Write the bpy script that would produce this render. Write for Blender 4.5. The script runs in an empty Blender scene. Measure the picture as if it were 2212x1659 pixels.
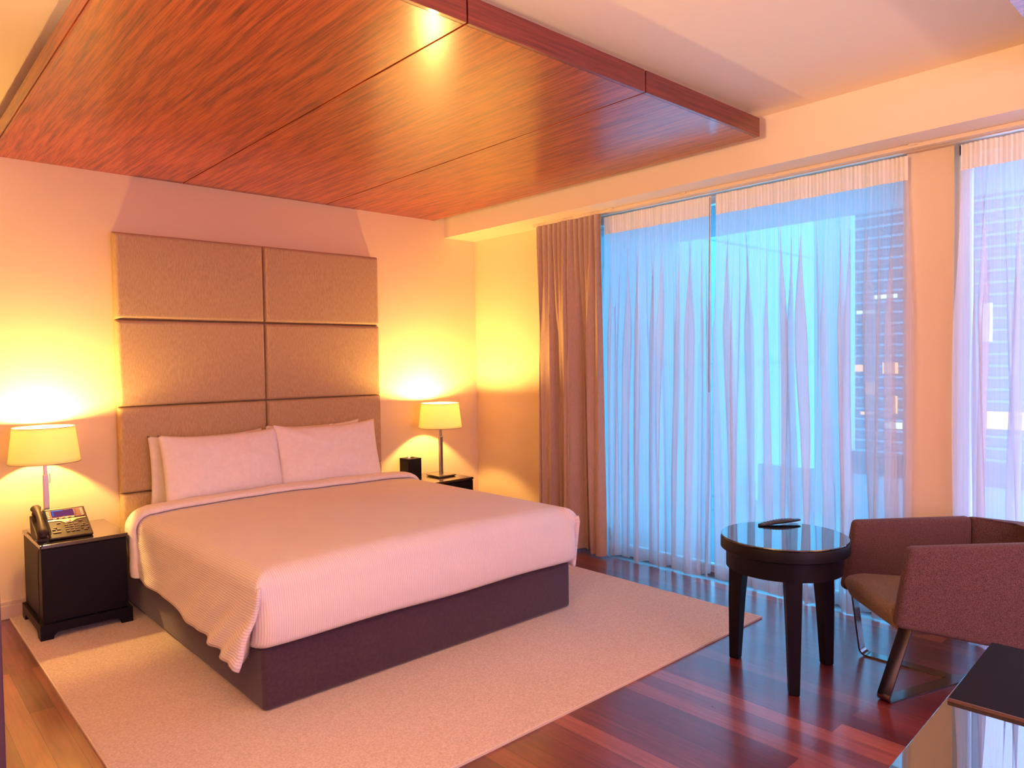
import bpy, bmesh, math, random
from math import sin, cos, pi, radians, sqrt
from mathutils import Vector, Matrix, noise

random.seed(7)
S = bpy.context.scene
COL = S.collection

# ------------------------------------------------------------------ camera
def look_matrix(loc, fw, up):
    f = Vector(fw).normalized(); r = f.cross(Vector(up)).normalized(); u = r.cross(f)
    return Matrix(((r.x, u.x, -f.x, loc[0]), (r.y, u.y, -f.y, loc[1]), (r.z, u.z, -f.z, loc[2]), (0, 0, 0, 1)))
cam_d = bpy.data.cameras.new('camera'); cam = bpy.data.objects.new('camera', cam_d); COL.objects.link(cam)
cam.matrix_world = look_matrix((-4.30171, -5.19384, 1.48634), (0.674216, 0.737880, -0.031085), (0.032099, 0.012773, 0.999403))
cam_d.sensor_fit = 'HORIZONTAL'; cam_d.sensor_width = 36.0; cam_d.lens = 36.0 * 1567.02 / 2212.0
cam_d.clip_start = 0.05; cam_d.clip_end = 200
S.camera = cam

# ------------------------------------------------------------------ view, sky, light
S.view_settings.view_transform = 'Standard'; S.view_settings.look = 'None'
S.view_settings.gamma = 1.0; S.view_settings.exposure = 0.1; S.view_settings.use_curve_mapping = False
cy = S.cycles
cy.use_denoising = True; cy.max_bounces = 12; cy.diffuse_bounces = 6; cy.glossy_bounces = 5
cy.transparent_max_bounces = 24; cy.transmission_bounces = 8; cy.sample_clamp_indirect = 6.0
cy.caustics_reflective = False; cy.caustics_refractive = False

W = bpy.data.worlds.new('dusk_sky'); S.world = W; W.use_nodes = True
bg = W.node_tree.nodes['Background']
bg.inputs[0].default_value = (0.07, 0.50, 0.88, 1); bg.inputs[1].default_value = 4.2

def area(name, loc, rot, sx, sy, col, power, portal=False):
    d = bpy.data.lights.new(name, 'AREA'); d.shape = 'RECTANGLE'; d.size = sx; d.size_y = sy
    d.color = col; d.energy = power
    if portal: d.cycles.is_portal = True
    o = bpy.data.objects.new(name, d); o.location = loc; o.rotation_euler = rot; COL.objects.link(o); return o
# dusk daylight entering through the two glazed openings (just outside the glass)
area('daylight_window', (0.30, -2.45, 1.3), (0, radians(90), 0), 2.4, 2.4, (0.12, 0.55, 1.0), 60)
area('daylight_window', (0.30, -5.2, 1.3), (0, radians(90), 0), 2.4, 2.4, (0.46, 0.54, 1.0), 115)
# added fills out of view, without fixtures, to tint and brighten the room
area('rear_lilac_fill', (-3.6, -8.1, 1.5), (radians(90), 0, 0), 2.6, 1.9, (0.86, 0.50, 0.95), 85)  # added lilac fill facing the bed; no window stands here
area('overhead_pink_fill', (-2.6, -6.9, 2.70), (0, 0, 0), 1.4, 0.8, (1.0, 0.54, 0.80), 40)  # added pink fill shining down, no ceiling fitting
area('ceiling_warm_fill', (-5.3, -3.9, 1.75), (radians(180), 0, 0), 0.4, 0.4, (1.0, 0.66, 0.38), 110)  # added warm fill aimed up at the left ceiling
u_ = area('tilted_warm_fill', (-4.75, -4.05, 1.95), (0, 0, 0), 0.3, 0.3, (1.0, 0.64, 0.34), 40); u_.data.spread = radians(120)  # added warm fill for the right ceiling and bulkhead
u_.rotation_euler = Vector((.72, .10, .62)).to_track_quat('-Z', 'Y').to_euler()
area('ceiling_warm_fill', (-1.2, -7.2, 1.75), (radians(180), 0, 0), 0.4, 0.4, (1.0, 0.62, 0.46), 110)  # second added upward fill, behind the camera
LAMP_COL = (1.0, 0.58, 0.15); LAMP_W = 2150.0

# ------------------------------------------------------------------ dimensions
ZC, ZS, WS = 2.882, 2.594, 0.346
ZP, TP = 2.733, 0.104
BX0, BX1, BY0 = -3.051, -1.151, -2.237
NZ = 0.528

# ------------------------------------------------------------------ materials
def mat(name, base=(.8, .8, .8), rough=.5, metal=0., spec=.5, coat=0., coat_rough=.05, ior=1.5):
    m = bpy.data.materials.new(name); m.use_nodes = True
    b = m.node_tree.nodes['Principled BSDF']
    b.inputs['Base Color'].default_value = (*base, 1); b.inputs['Roughness'].default_value = rough
    b.inputs['Metallic'].default_value = metal; b.inputs['Specular IOR Level'].default_value = spec
    b.inputs['Coat Weight'].default_value = coat; b.inputs['Coat Roughness'].default_value = coat_rough
    b.inputs['IOR'].default_value = ior
    return m
def nt(m): return m.node_tree, m.node_tree.nodes['Principled BSDF']
def N(t, typ, **kw):
    n = t.nodes.new(typ)
    for k, v in kw.items(): setattr(n, k, v)
    return n
def coords(t, scale=(1, 1, 1), rot=(0, 0, 0), out='Object'):
    c = N(t, 'ShaderNodeTexCoord'); mp = N(t, 'ShaderNodeMapping')
    mp.inputs['Scale'].default_value = scale; mp.inputs['Rotation'].default_value = rot
    t.links.new(c.outputs[out], mp.inputs['Vector']); return mp.outputs['Vector']
def noise_tex(t, vec, scale, detail=4, rough=.5, dist=0.):
    n = N(t, 'ShaderNodeTexNoise'); n.inputs['Scale'].default_value = scale; n.inputs['Detail'].default_value = detail
    n.inputs['Roughness'].default_value = rough; n.inputs['Distortion'].default_value = dist
    t.links.new(vec, n.inputs['Vector']); return n
def ramp(t, fac, stops):
    r = N(t, 'ShaderNodeValToRGB'); e = r.color_ramp.elements
    while len(e) < len(stops): e.new(.5)
    for i, (p, c) in enumerate(stops): e[i].position = p; e[i].color = (*c, 1)
    t.links.new(fac, r.inputs['Fac']); return r.outputs['Color']
def bump(t, b, h, strength, dist=.002, prev=None):
    n = N(t, 'ShaderNodeBump'); n.inputs['Strength'].default_value = strength; n.inputs['Distance'].default_value = dist
    t.links.new(h, n.inputs['Height'])
    if prev is not None: t.links.new(prev, n.inputs['Normal'])
    t.links.new(n.outputs['Normal'], b.inputs['Normal']); return n.outputs['Normal']

def plaster(name, col, sc=60):
    m = mat(name, col, .6, spec=.3); t, b = nt(m)
    n = noise_tex(t, coords(t), sc, 3); bump(t, b, n.outputs['Fac'], .08, .002)
    return m
M = {}
M['wall'] = plaster('cream_wall_paint', (.80, .64, .42))
M['ceiling'] = plaster('ceiling_paint', (.84, .72, .55))
M['skirting'] = mat('skirting_paint', (.62, .47, .36), .35)

def veneer():
    m = mat('glossy_mahogany_veneer', rough=.5, spec=.3, coat=.8, coat_rough=.20); t, b = nt(m)
    v = coords(t, (22, 1.1, 22)); n = noise_tex(t, v, 2.2, 8, .62, .25)
    v2 = coords(t, (90, 2.2, 90)); n2 = noise_tex(t, v2, 2.0, 4, .6)
    mx = N(t, 'ShaderNodeMath', operation='MULTIPLY_ADD'); mx.inputs[1].default_value = .45
    t.links.new(n2.outputs['Fac'], mx.inputs[0]); 
    ml = N(t, 'ShaderNodeMath', operation='MULTIPLY'); ml.inputs[1].default_value = .62
    t.links.new(n.outputs['Fac'], ml.inputs[0]); t.links.new(ml.outputs[0], mx.inputs[2])
    c = ramp(t, mx.outputs[0], [(.36, (.07, .008, .002)), (.50, (.24, .030, .003)), (.62, (.42, .070, .006))])
    t.links.new(c, b.inputs['Base Color']); bump(t, b, n2.outputs['Fac'], .06, .001); return m
M['veneer'] = veneer()
def edge_veneer():
    m = mat('dark_mahogany_edge', rough=.35, coat=.3); t, b = nt(m)
    n = noise_tex(t, coords(t, (1.5, 40, 40)), 2.4, 6, .6, .2)
    c = ramp(t, n.outputs['Fac'], [(.3, (.085, .012, .012)), (.55, (.17, .026, .022)), (.75, (.25, .045, .03))])
    t.links.new(c, b.inputs['Base Color']); return m
M['edge'] = edge_veneer()

M['louvre_wood'] = mat('brown_grooved_board', (.42, .25, .12), .7)
def floor_mat():
    m = mat('red_hardwood_planks', rough=.3, coat=.6, coat_rough=.17); t, b = nt(m)
    v = coords(t, (1, 1, 1), (0, 0, radians(90)))
    br = N(t, 'ShaderNodeTexBrick'); br.inputs['Scale'].default_value = 1.0
    br.inputs['Brick Width'].default_value = 1.5; br.inputs['Row Height'].default_value = .092
    br.inputs['Mortar Size'].default_value = .0008; br.inputs['Mortar Smooth'].default_value = .1; br.inputs['Bias'].default_value = 0
    br.offset = .37; br.offset_frequency = 2
    br.inputs['Color1'].default_value = (0, 0, 0, 1); br.inputs['Color2'].default_value = (1, 1, 1, 1); br.inputs['Mortar'].default_value = (0, 0, 0, 1)
    t.links.new(v, br.inputs['Vector'])
    tone = ramp(t, br.outputs['Color'], [(0., (.10, .020, .024)), (.4, (.14, .028, .030)), (.8, (.18, .040, .036)), (1., (.36, .11, .075))])
    n = noise_tex(t, coords(t, (26, 1.2, 26)), 2.5, 7, .6, .3)
    g = ramp(t, n.outputs['Fac'], [(.25, (.55, .5, .5)), (.7, (1.15, 1.1, 1.1))])
    mx = N(t, 'ShaderNodeMix', data_type='RGBA', blend_type='MULTIPLY'); mx.inputs['Factor'].default_value = 1
    t.links.new(tone, mx.inputs['A']); t.links.new(g, mx.inputs['B'])
    sm = N(t, 'ShaderNodeMix', data_type='RGBA'); sm.inputs['B'].default_value = (.03, .006, .005, 1)
    t.links.new(br.outputs['Fac'], sm.inputs['Factor']); t.links.new(mx.outputs['Result'], sm.inputs['A'])
    t.links.new(sm.outputs['Result'], b.inputs['Base Color'])
    n3 = noise_tex(t, coords(t, (1, 1, 1)), 9, 3); rr = N(t, 'ShaderNodeMapRange'); rr.inputs['To Min'].default_value = .24; rr.inputs['To Max'].default_value = .38
    t.links.new(n3.outputs['Fac'], rr.inputs['Value']); t.links.new(rr.outputs[0], b.inputs['Roughness'])
    bump(t, b, n.outputs['Fac'], .03, .001); return m
M['floor'] = floor_mat()

def fabric(name, c0, c1, scale=(1, 1, 1), sc=180, bs=.4, sheen=.0, rough=.9, bd=.002, lo=.32, hi=.68):
    m = mat(name, rough=rough, spec=.15); t, b = nt(m)
    n = noise_tex(t, coords(t, scale), sc, 3, .7)
    c = ramp(t, n.outputs['Fac'], [(lo, c0), (hi, c1)]); t.links.new(c, b.inputs['Base Color'])
    b.inputs['Sheen Weight'].default_value = sheen
    bump(t, b, n.outputs['Fac'], bs, bd); return m
M['headboard'] = fabric('beige_headboard_cloth', (.40, .27, .15), (.56, .40, .24), (1, 1, .12), 260, .25)
M['bedbase'] = fabric('dark_plum_suede', (.050, .026, .044), (.068, .036, .058), (1, 1, 1), 60, .12, .3)
M['rug'] = fabric('cream_carpet', (.56, .42, .34), (.78, .64, .54), (1, 1, 1), 110, .8, .2, 1., .006)
M['rug_edge'] = mat('rug_binding', (.72, .62, .52), .7)
M['sheet'] = fabric('white_bed_linen', (.80, .74, .72), (.86, .80, .78), (1, 1, 1), 30, .05, .1, .8)
M['drape'] = fabric('taupe_drape_cloth', (.40, .28, .23), (.50, .36, .30), (1, 1, .1), 300, .15, .25, .7)
M['tweed'] = fabric('heathered_wool', (.036, .017, .029), (.21, .118, .118), (1, 1, 1), 430, .5, .1, .95, .0012, .38, .66)
M['tweed2'] = fabric('light_heathered_wool', (.12, .075, .055), (.40, .27, .19), (1, 1, 1), 430, .5, .1, .95, .0012, .38, .66)

def ribbed():
    m = mat('ribbed_white_duvet_cotton', (.84, .78, .77), .8, spec=.2); t, b = nt(m)
    uv = N(t, 'ShaderNodeUVMap'); uv.uv_map = 'rib'; sx = N(t, 'ShaderNodeSeparateXYZ'); t.links.new(uv.outputs[0], sx.inputs[0])
    mu = N(t, 'ShaderNodeMath', operation='MULTIPLY'); mu.inputs[1].default_value = 2 * pi / .0105; t.links.new(sx.outputs['X'], mu.inputs[0])
    si = N(t, 'ShaderNodeMath', operation='SINE'); t.links.new(mu.outputs[0], si.inputs[0])
    c = ramp(t, si.outputs[0], [(.0, (.76, .69, .68)), (.7, (.86, .80, .79))]); t.links.new(c, b.inputs['Base Color'])
    p = bump(t, b, si.outputs[0], .45, .0013)
    return m
M['duvet'] = ribbed()

def sheer(name, opac, col=(.86, .86, .90), mixd=.42):
    m = bpy.data.materials.new(name); m.use_nodes = True; t = m.node_tree; t.nodes.remove(t.nodes['Principled BSDF'])
    out = t.nodes['Material Output']
    tr = N(t, 'ShaderNodeBsdfTransparent'); tl = N(t, 'ShaderNodeBsdfTranslucent'); df = N(t, 'ShaderNodeBsdfDiffuse')
    tl.inputs[0].default_value = (*col, 1); df.inputs[0].default_value = (*col, 1)
    a = N(t, 'ShaderNodeMixShader'); a.inputs[0].default_value = mixd; t.links.new(tl.outputs[0], a.inputs[1]); t.links.new(df.outputs[0], a.inputs[2])
    n = noise_tex(t, coords(t, (1, 60, .6)), 3, 3)
    mr = N(t, 'ShaderNodeMapRange'); mr.inputs['To Min'].default_value = opac - .10; mr.inputs['To Max'].default_value = opac + .10
    t.links.new(n.outputs['Fac'], mr.inputs['Value'])
    x = N(t, 'ShaderNodeMixShader'); t.links.new(mr.outputs[0], x.inputs[0])
    t.links.new(tr.outputs[0], x.inputs[1]); t.links.new(a.outputs[0], x.inputs[2]); t.links.new(x.outputs[0], out.inputs[0])
    return m
M['sheer'] = sheer('sheer_voile', .60)
M['sheer_head'] = sheer('sheer_heading_tape', .93, (.95, .88, .74), .9)

def shade_mat():
    m = bpy.data.materials.new('lamp_shade_cloth'); m.use_nodes = True; t = m.node_tree; t.nodes.remove(t.nodes['Principled BSDF'])
    tl = N(t, 'ShaderNodeBsdfTranslucent'); df = N(t, 'ShaderNodeBsdfDiffuse')
    tl.inputs[0].default_value = (.98, .90, .60, 1); df.inputs[0].default_value = (.90, .80, .62, 1)
    a = N(t, 'ShaderNodeMixShader'); a.inputs[0].default_value = .45; t.links.new(tl.outputs[0], a.inputs[1]); t.links.new(df.outputs[0], a.inputs[2])
    t.links.new(a.outputs[0], t.nodes['Material Output'].inputs[0]); return m
M['shade'] = shade_mat()
def emit(name, col, s):
    m = bpy.data.materials.new(name); m.use_nodes = True; t = m.node_tree; t.nodes.remove(t.nodes['Principled BSDF'])
    e = N(t, 'ShaderNodeEmission'); e.inputs[0].default_value = (*col, 1); e.inputs[1].default_value = s
    t.links.new(e.outputs[0], t.nodes['Material Output'].inputs[0]); return m
M['bulb'] = emit('lamp_bulb_glow', LAMP_COL, LAMP_W)
M['steel'] = mat('brushed_steel', (.55, .50, .46), .28, 1.)
M['dark_steel'] = mat('dark_chrome', (.22, .20, .20), .12, 1.)
M['black_wood'] = mat('black_brown_lacquer', (.004, .003, .006), .45, spec=.18, coat=.0, coat_rough=.12)
M['black_gloss'] = mat('black_glass', (.006, .008, .012), .02, spec=1., coat=0., coat_rough=.02, ior=1.62)
M['black_matt'] = mat('black_plastic', (.012, .012, .014), .4)
M['desk_glass'] = mat('dark_mirror_glass', (.006, .010, .014), .015, spec=1., coat=.0, coat_rough=.02, ior=2.3)
M['black_top'] = mat('polished_black_brown_top', (.010, .006, .005), .16, spec=.8, coat=1., coat_rough=.12, ior=1.7)
M['leather'] = mat('black_leather', (.006, .006, .009), .9, spec=.15)
M['leather_edge'] = mat('brown_leather_edge', (.12, .06, .045), .6)
M['phone'] = mat('charcoal_phone_plastic', (.045, .026, .024), .5, spec=.25)
M['key'] = mat('phone_key_plastic', (.12, .075, .06), .5)
M['key_mark'] = mat('phone_key_legend', (.85, .80, .72), .4)
M['silver'] = mat('silver_phone_trim', (.75, .66, .48), .25, .7)
M['screen'] = mat('phone_screen_glass', (.10, .03, .06), .08, spec=.8, coat=1.)
M['screen_blue'] = emit('phone_screen_bar', (.06, .20, .75), .8)
M['screen_mag'] = emit('phone_screen_field', (.30, .07, .20), .6)
M['jamb'] = mat('dark_plum_wood', (.07, .03, .045), .4)
M['glass'] = None
def glass():
    m = bpy.data.materials.new('window_glass'); m.use_nodes = True; t = m.node_tree; t.nodes.remove(t.nodes['Principled BSDF'])
    tr = N(t, 'ShaderNodeBsdfTransparent'); gl = N(t, 'ShaderNodeBsdfGlossy'); gl.inputs['Roughness'].default_value = .0
    tr.inputs[0].default_value = (.93, .97, 1, 1)
    fr = N(t, 'ShaderNodeFresnel'); fr.inputs[0].default_value = 1.5
    x = N(t, 'ShaderNodeMixShader'); t.links.new(fr.outputs[0], x.inputs[0]); t.links.new(tr.outputs[0], x.inputs[1]); t.links.new(gl.outputs[0], x.inputs[2])
    t.links.new(x.outputs[0], t.nodes['Material Output'].inputs[0]); return m
M['glass'] = glass()
M['frame'] = mat('grey_window_frame', (.62, .68, .74), .4)
M['rail'] = mat('cream_curtain_rail', (.72, .60, .42), .45)
M['facade'] = mat('pale_render', (.70, .80, .86), .8)
M['facade_joint'] = mat('render_joint', (.50, .60, .68), .8)
M['slab'] = mat('balcony_concrete', (.60, .66, .72), .8)
M['tower'] = mat('blue_grey_facade', (.10, .15, .20), .6)
M['louvre'] = mat('facade_louvre', (.20, .28, .34), .5)
M['lit_warm'] = emit('lit_window_warm', (1., .55, .25), 2.2)
M['lit_cool'] = emit('lit_window_cool', (.6, .95, 1.), 2.6)
M['tissue'] = mat('white_tissue', (.85, .82, .75), .8)

# ------------------------------------------------------------------ mesh helpers
class MB:
    def __init__(s): s.bm = bmesh.new()
    def box(s, a, b, bev=0., seg=2, mtx=None):
        vs = [s.bm.verts.new((x, y, z)) for z in (a[2], b[2]) for x, y in ((a[0], a[1]), (b[0], a[1]), (b[0], b[1]), (a[0], b[1]))]
        fs = [(0, 3, 2, 1), (4, 5, 6, 7), (0, 1, 5, 4), (1, 2, 6, 5), (2, 3, 7, 6), (3, 0, 4, 7)]
        F = [s.bm.faces.new([vs[i] for i in f]) for f in fs]
        if bev:
            ed = list({e for f in F for e in f.edges})
            r = bmesh.ops.bevel(s.bm, geom=ed, offset=bev, segments=seg, affect='EDGES', profile=.5)
            vs = list({v for f in r['faces'] for v in f.verts} | {v for v in vs if v.is_valid})
        if mtx is not None:
            for v in vs: v.co = mtx @ v.co
        return s
    def prism(s, pts, d, bev=0., seg=2, mtx=None):
        """closed polygon pts (3D) extruded by vector d"""
        d = Vector(d); a = [s.bm.verts.new(p) for p in pts]; b = [s.bm.verts.new(Vector(p) + d) for p in pts]
        n = len(pts); F = [s.bm.faces.new(a[::-1]), s.bm.faces.new(b)]
        for i in range(n): F.append(s.bm.faces.new([a[i], a[(i + 1) % n], b[(i + 1) % n], b[i]]))
        vs = a + b
        if bev:
            ed = list({e for f in F for e in f.edges})
            r = bmesh.ops.bevel(s.bm, geom=ed, offset=bev, segments=seg, affect='EDGES', profile=.5)
            vs = list({v for f in r['faces'] for v in f.verts} | {v for v in vs if v.is_valid})
        if mtx is not None:
            for v in vs: v.co = mtx @ v.co
        return s
    def lathe(s, prof, c=(0, 0, 0), n=48, cap=True):
        rings = []
        for r, z in prof: rings.append([s.bm.verts.new((c[0] + r * cos(2 * pi * i / n), c[1] + r * sin(2 * pi * i / n), c[2] + z)) for i in range(n)])
        for a, b in zip(rings, rings[1:]):
            for i in range(n): s.bm.faces.new([a[i], a[(i + 1) % n], b[(i + 1) % n], b[i]])
        if cap:
            if prof[0][0] > 1e-5: s.bm.faces.new(rings[0][::-1])
            if prof[-1][0] > 1e-5: s.bm.faces.new(rings[-1])
        return s
    def tube(s, pts, r, n=10, cap=True):
        pts = [Vector(p) for p in pts]; rings = []; nrm = None
        for i, p in enumerate(pts):
            d = (pts[min(i + 1, len(pts) - 1)] - pts[max(i - 1, 0)]).normalized()
            if nrm is None: nrm = d.orthogonal().normalized()
            nrm = (nrm - d * nrm.dot(d)).normalized(); bn = d.cross(nrm)
            rr = r[i] if isinstance(r, (list, tuple)) else r
            rings.append([s.bm.verts.new(p + (nrm * cos(2 * pi * k / n) + bn * sin(2 * pi * k / n)) * rr) for k in range(n)])
        for a, b in zip(rings, rings[1:]):
            for k in range(n): s.bm.faces.new([a[k], a[(k + 1) % n], b[(k + 1) % n], b[k]])
        if cap: s.bm.faces.new(rings[0][::-1]); s.bm.faces.new(rings[-1])
        return s
    def grid(s, nu, nv, f, uvf=None, closed_u=False):
        vv = [[s.bm.verts.new(f(i, j)) for j in range(nv)] for i in range(nu)]
        lay = s.bm.loops.layers.uv.get('rib') or s.bm.loops.layers.uv.new('rib')
        for i in range(nu - (0 if closed_u else 1)):
            i2 = (i + 1) % nu
            for j in range(nv - 1):
                fc = s.bm.faces.new([vv[i][j], vv[i2][j], vv[i2][j + 1], vv[i][j + 1]])
                if uvf:
                    for lp, (a, b) in zip(fc.loops, ((i, j), (i + 1, j), (i + 1, j + 1), (i, j + 1))): lp[lay].uv = uvf(a, b)
        return vv
    def build(s, name, m, parent=None, smooth=False, solid=0., sub=0, angle=None, offset=-1):
        bmesh.ops.recalc_face_normals(s.bm, faces=s.bm.faces) if not solid else None
        me = bpy.data.meshes.new(name); s.bm.to_mesh(me); s.bm.free()
        o = bpy.data.objects.new(name, me); COL.objects.link(o)
        me.materials.append(m)
        if smooth: me.polygons.foreach_set('use_smooth', [True] * len(me.polygons))
        if smooth and angle: me.set_sharp_from_angle(angle=radians(angle))
        if solid:
            md = o.modifiers.new('thick', 'SOLIDIFY'); md.thickness = solid; md.offset = offset
        if sub:
            md = o.modifiers.new('sub', 'SUBSURF'); md.levels = sub; md.render_levels = sub
        if parent: o.parent = parent
        return o
def empty(name, loc, label, cat, group=None, rz=0):
    o = bpy.data.objects.new(name, None); COL.objects.link(o); o.location = loc; o.rotation_euler = (0, 0, rz)
    o.empty_display_size = .1; tag(o, label, cat, group); return o
def tag(o, label, cat, group=None, kind=None):
    o['label'] = label; o['category'] = cat
    if group: o['group'] = group
    if kind: o['kind'] = kind
    return o
def struct(o, kind='structure', label=None):
    o['kind'] = kind
    if label: o['label'] = label
    return o
def copy_tree(o, parent=None):
    c = o.copy(); COL.objects.link(c); c.parent = parent
    for ch in list(o.children): copy_tree(ch, c)
    return c
def fb(x, y, z=0., s=1.): return noise.noise(Vector((x * s, y * s, z * s)))

# ------------------------------------------------------------------ room shell
XL, YB = -6.2, -8.2
struct(MB().box((XL, YB, -.08), (.30, .2, 0)).build('floor', M['floor']), label='dark red hardwood floor of long planks')
struct(MB().box((XL, YB, ZC), (-WS, .2, ZC + .12)).build('ceiling', M['ceiling']), label='cream painted ceiling')
struct(MB().box((XL, 0, 0), (0, .2, ZC)).build('wall_back', M['wall']), label='cream wall behind the headboard')
struct(MB().box((XL - .15, YB, 0), (XL, .2, ZC)).build('wall_left', M['wall']), label='cream wall on the left')
struct(MB().box((XL, YB - .15, 0), (.3, YB, ZC)).build('wall_front', M['wall']), label='cream wall behind the camera')
w = MB()
w.box((0, -1.10, 0), (.20, .2, ZS)); w.box((0, -3.940, 0), (.20, -3.710, ZS)); w.box((0, YB, 0), (.20, -6.60, ZS))
struct(w.build('wall_right', M['wall']), label='cream piers of the window wall')
struct(MB().box((-WS, YB, ZS), (.20, .2, ZC + .12)).build('trim_1', M['ceiling']), label='cream bulkhead running above the curtains')
w = MB(); w.box((XL, -.014, 0), (0, 0, .085), .004); w.box((XL, -.008, .085), (0, 0, .105), .002)
struct(w.build('baseboard_back', M['skirting']), label='tan skirting board along the headboard wall')
w = MB(); w.box((-.014, -1.10, 0), (0, -.014, .10), .004)
struct(w.build('baseboard_right', M['skirting']))
struct(MB().box((-4.86, -3.0, 0), (-4.04, -2.955, 2.2), .003).build('door_1', M['jamb']), label='dark wooden door leaf standing open at the left')

# glazing
def window(name, y0, y1, mull):
    f = MB()
    for a, b in ((y0, y0 + .05), (y1 - .05, y1)): f.box((.09, a, 0), (.15, b, ZS))
    f.box((.09, y0, 0), (.15, y1, .05)); f.box((.09, y0, ZS - .05), (.15, y1, ZS))
    for m_ in mull: f.box((.09, m_ - .03, 0), (.15, m_ + .03, ZS))
    o = struct(f.build(name, M['frame']))
    g = MB().box((.115, y0 + .02, .03), (.121, y1 - .02, ZS - .03)).build('pane', M['glass'], o); return o
window('window_1', -3.71, -1.10, [])
window('window_2', -6.60, -3.94, [])

# ------------------------------------------------------------------ outside
ow = empty('neighbouring_wing', (.3, -1.15, -1), 'pale rendered wing of the building standing outside behind the left sheer', 'building')
def plc(o, p): o.location = -Vector(p.location); return o
plc(MB().box((.25, -1.05, -1), (5.26, .35, 7)).build('wall', M['facade'], ow), ow)
w = MB()
for z in (.05, 1.42, 2.7): w.box((.26, -1.056, z), (5.265, -1.05, z + .02))
for x in (1.9, 3.7): w.box((x, -1.056, -1), (x + .015, -1.05, 7))
plc(w.build('render_joint', M['facade_joint'], ow), ow)
struct(MB().box((.21, -8.2, -.25), (3.05, -1.06, -.09)).build('floor_terrace', M['slab']), label='grey concrete terrace outside the windows')
struct(MB().box((.21, -8.2, 2.62), (1.7, -1.06, 2.80)).build('ceiling_terrace', M['slab']), label='concrete balcony slab overhead outside')
pr_ = MB().box((3.0, -8.2, .33), (3.08, -2.17, .55), .01)
o = pr_.build('terrace_parapet', M['tower']); tag(o, 'terrace parapet with a dark cap beam, seen low behind the sheer beside the pier', 'railing')
pb = MB().box((3.01, -8.2, -.09), (3.07, -1.16, .329)); q_ = pb.build('panel', M['facade'], o); q_['label'] = 'pale solid lower panel'
pb = MB().box((2.99, -2.169, -.09), (3.09, -1.80, 3.2)); q_ = pb.build('screen_panel', M['facade'], o); q_['label'] = 'pale tall end panel'
bt = empty('office_building', (20, 0, -6), 'dark blue facade with lit windows far behind the sheer beside the pier', 'building')
plc(MB().box((20, -14, -6), (30, 10, 9)).build('wall', M['tower'], bt), bt)
w = MB()
zz = -5.
while zz < 9:
    w.box((19.85, -14, zz), (19.98, 10, zz + .07)); zz += .34
plc(w.build('louvre', M['louvre'], bt), bt)
for (y, z, wy, h, k) in [(4.35, 2.9, .55, .10, 1), (3.75, 3.35, .7, .12, 1), (4.6, 1.1, .35, .22, 0), (3.6, 1.1, .45, .35, 0), (4.2, .45, .3, .4, 0),
                         (3.45, -.05, .12, .55, 0), (4.9, -.9, .4, .25, 1), (3.5, -.7, .5, .2, 1), (4.25, -.35, .5, .1, 0), (3.8, -1.9, 1.2, .18, 1),
                         (1.0, 2.4, .3, 1.1, 1), (.4, -.4, 1.2, .5, 0), (-.8, .9, .5, .8, 1), (-2.6, 1.2, .8, .6, 0), (-4.6, 2.2, .7, .5, 1)]:
    plc(MB().box((19.80, y - wy / 2, z - h / 2), (19.84, y + wy / 2, z + h / 2)).build('lit_window', M['lit_cool' if k else 'lit_warm'], bt), bt)

# ------------------------------------------------------------------ wooden ceiling canopy
cn = empty('wooden_ceiling_canopy', (-2.0, -1.5, ZP), 'glossy orange mahogany panel hung below the ceiling over the bed', 'ceiling panel', 'mahogany ceiling canopies')
def canopy(root, x_edges, y0, y1, emat=M['edge']):
    c = root.location
    for a, b in zip(x_edges, x_edges[1:]):
        o = MB().box((a + .0042, y0 + .02, ZP), (b - .0042, y1, ZP + .02), .001).build('veneer_panel', M['veneer'], root); plc(o, root)
        o = MB().box((a + .0045, y0, ZP), (b - .0045, y0 + .019, ZP + TP), .001).build('edge_board', emat, root); plc(o, root)
    o = MB().box((x_edges[0], y0 + .02, ZP + .021), (x_edges[0] + .02, y1, ZP + TP), .001).build('side_board', M['veneer'], root); plc(o, root)
    o = MB().box((x_edges[-1] - .02, y0 + .02, ZP + .021), (x_edges[-1], y1, ZP + TP), .001).build('side_board', M['edge'], root); plc(o, root)
    o = MB().box((x_edges[0] + .021, y0 + .02, ZP + .021), (x_edges[-1] - .021, y1, ZP + TP - .005)).build('core', M['black_matt'], root); plc(o, root)
    o = MB().box((x_edges[0] + .07, y0 + .07, ZP + TP - .004), (x_edges[-1] - .05, y1, ZC)).build('mounting_box', M['ceiling'], root); plc(o, root)
canopy(cn, [-3.653, -2.580, -1.512, -.4595], -3.098, -.001)
c2 = empty('wooden_ceiling_canopy', (-2.0, -6.0, ZP), 'brown wooden ceiling panel just showing in the top right corner', 'ceiling panel', None)
canopy(c2, [-3.65, -2.6, -1.55, -.46], -6.3, -4.47, M['louvre_wood'])
# ------------------------------------------------------------------ rug
rg = empty('area_rug', (-2.07, -1.56, 0), 'large cream carpet rug lying under the bed', 'rug')
plc(MB().box((-3.638, -3.111, .0), (-.503, -.02, .012), .003).build('pile', M['rug'], rg), rg)
w = MB()
w.box((-3.644, -3.117, 0), (-3.638, -.02, .010)); w.box((-.503, -3.117, 0), (-.497, -.02, .010)); w.box((-3.638, -3.117, 0), (-.503, -3.111, .010))
plc(w.build('edge_binding', M['rug_edge'], rg), rg)
RZ = .012

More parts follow.
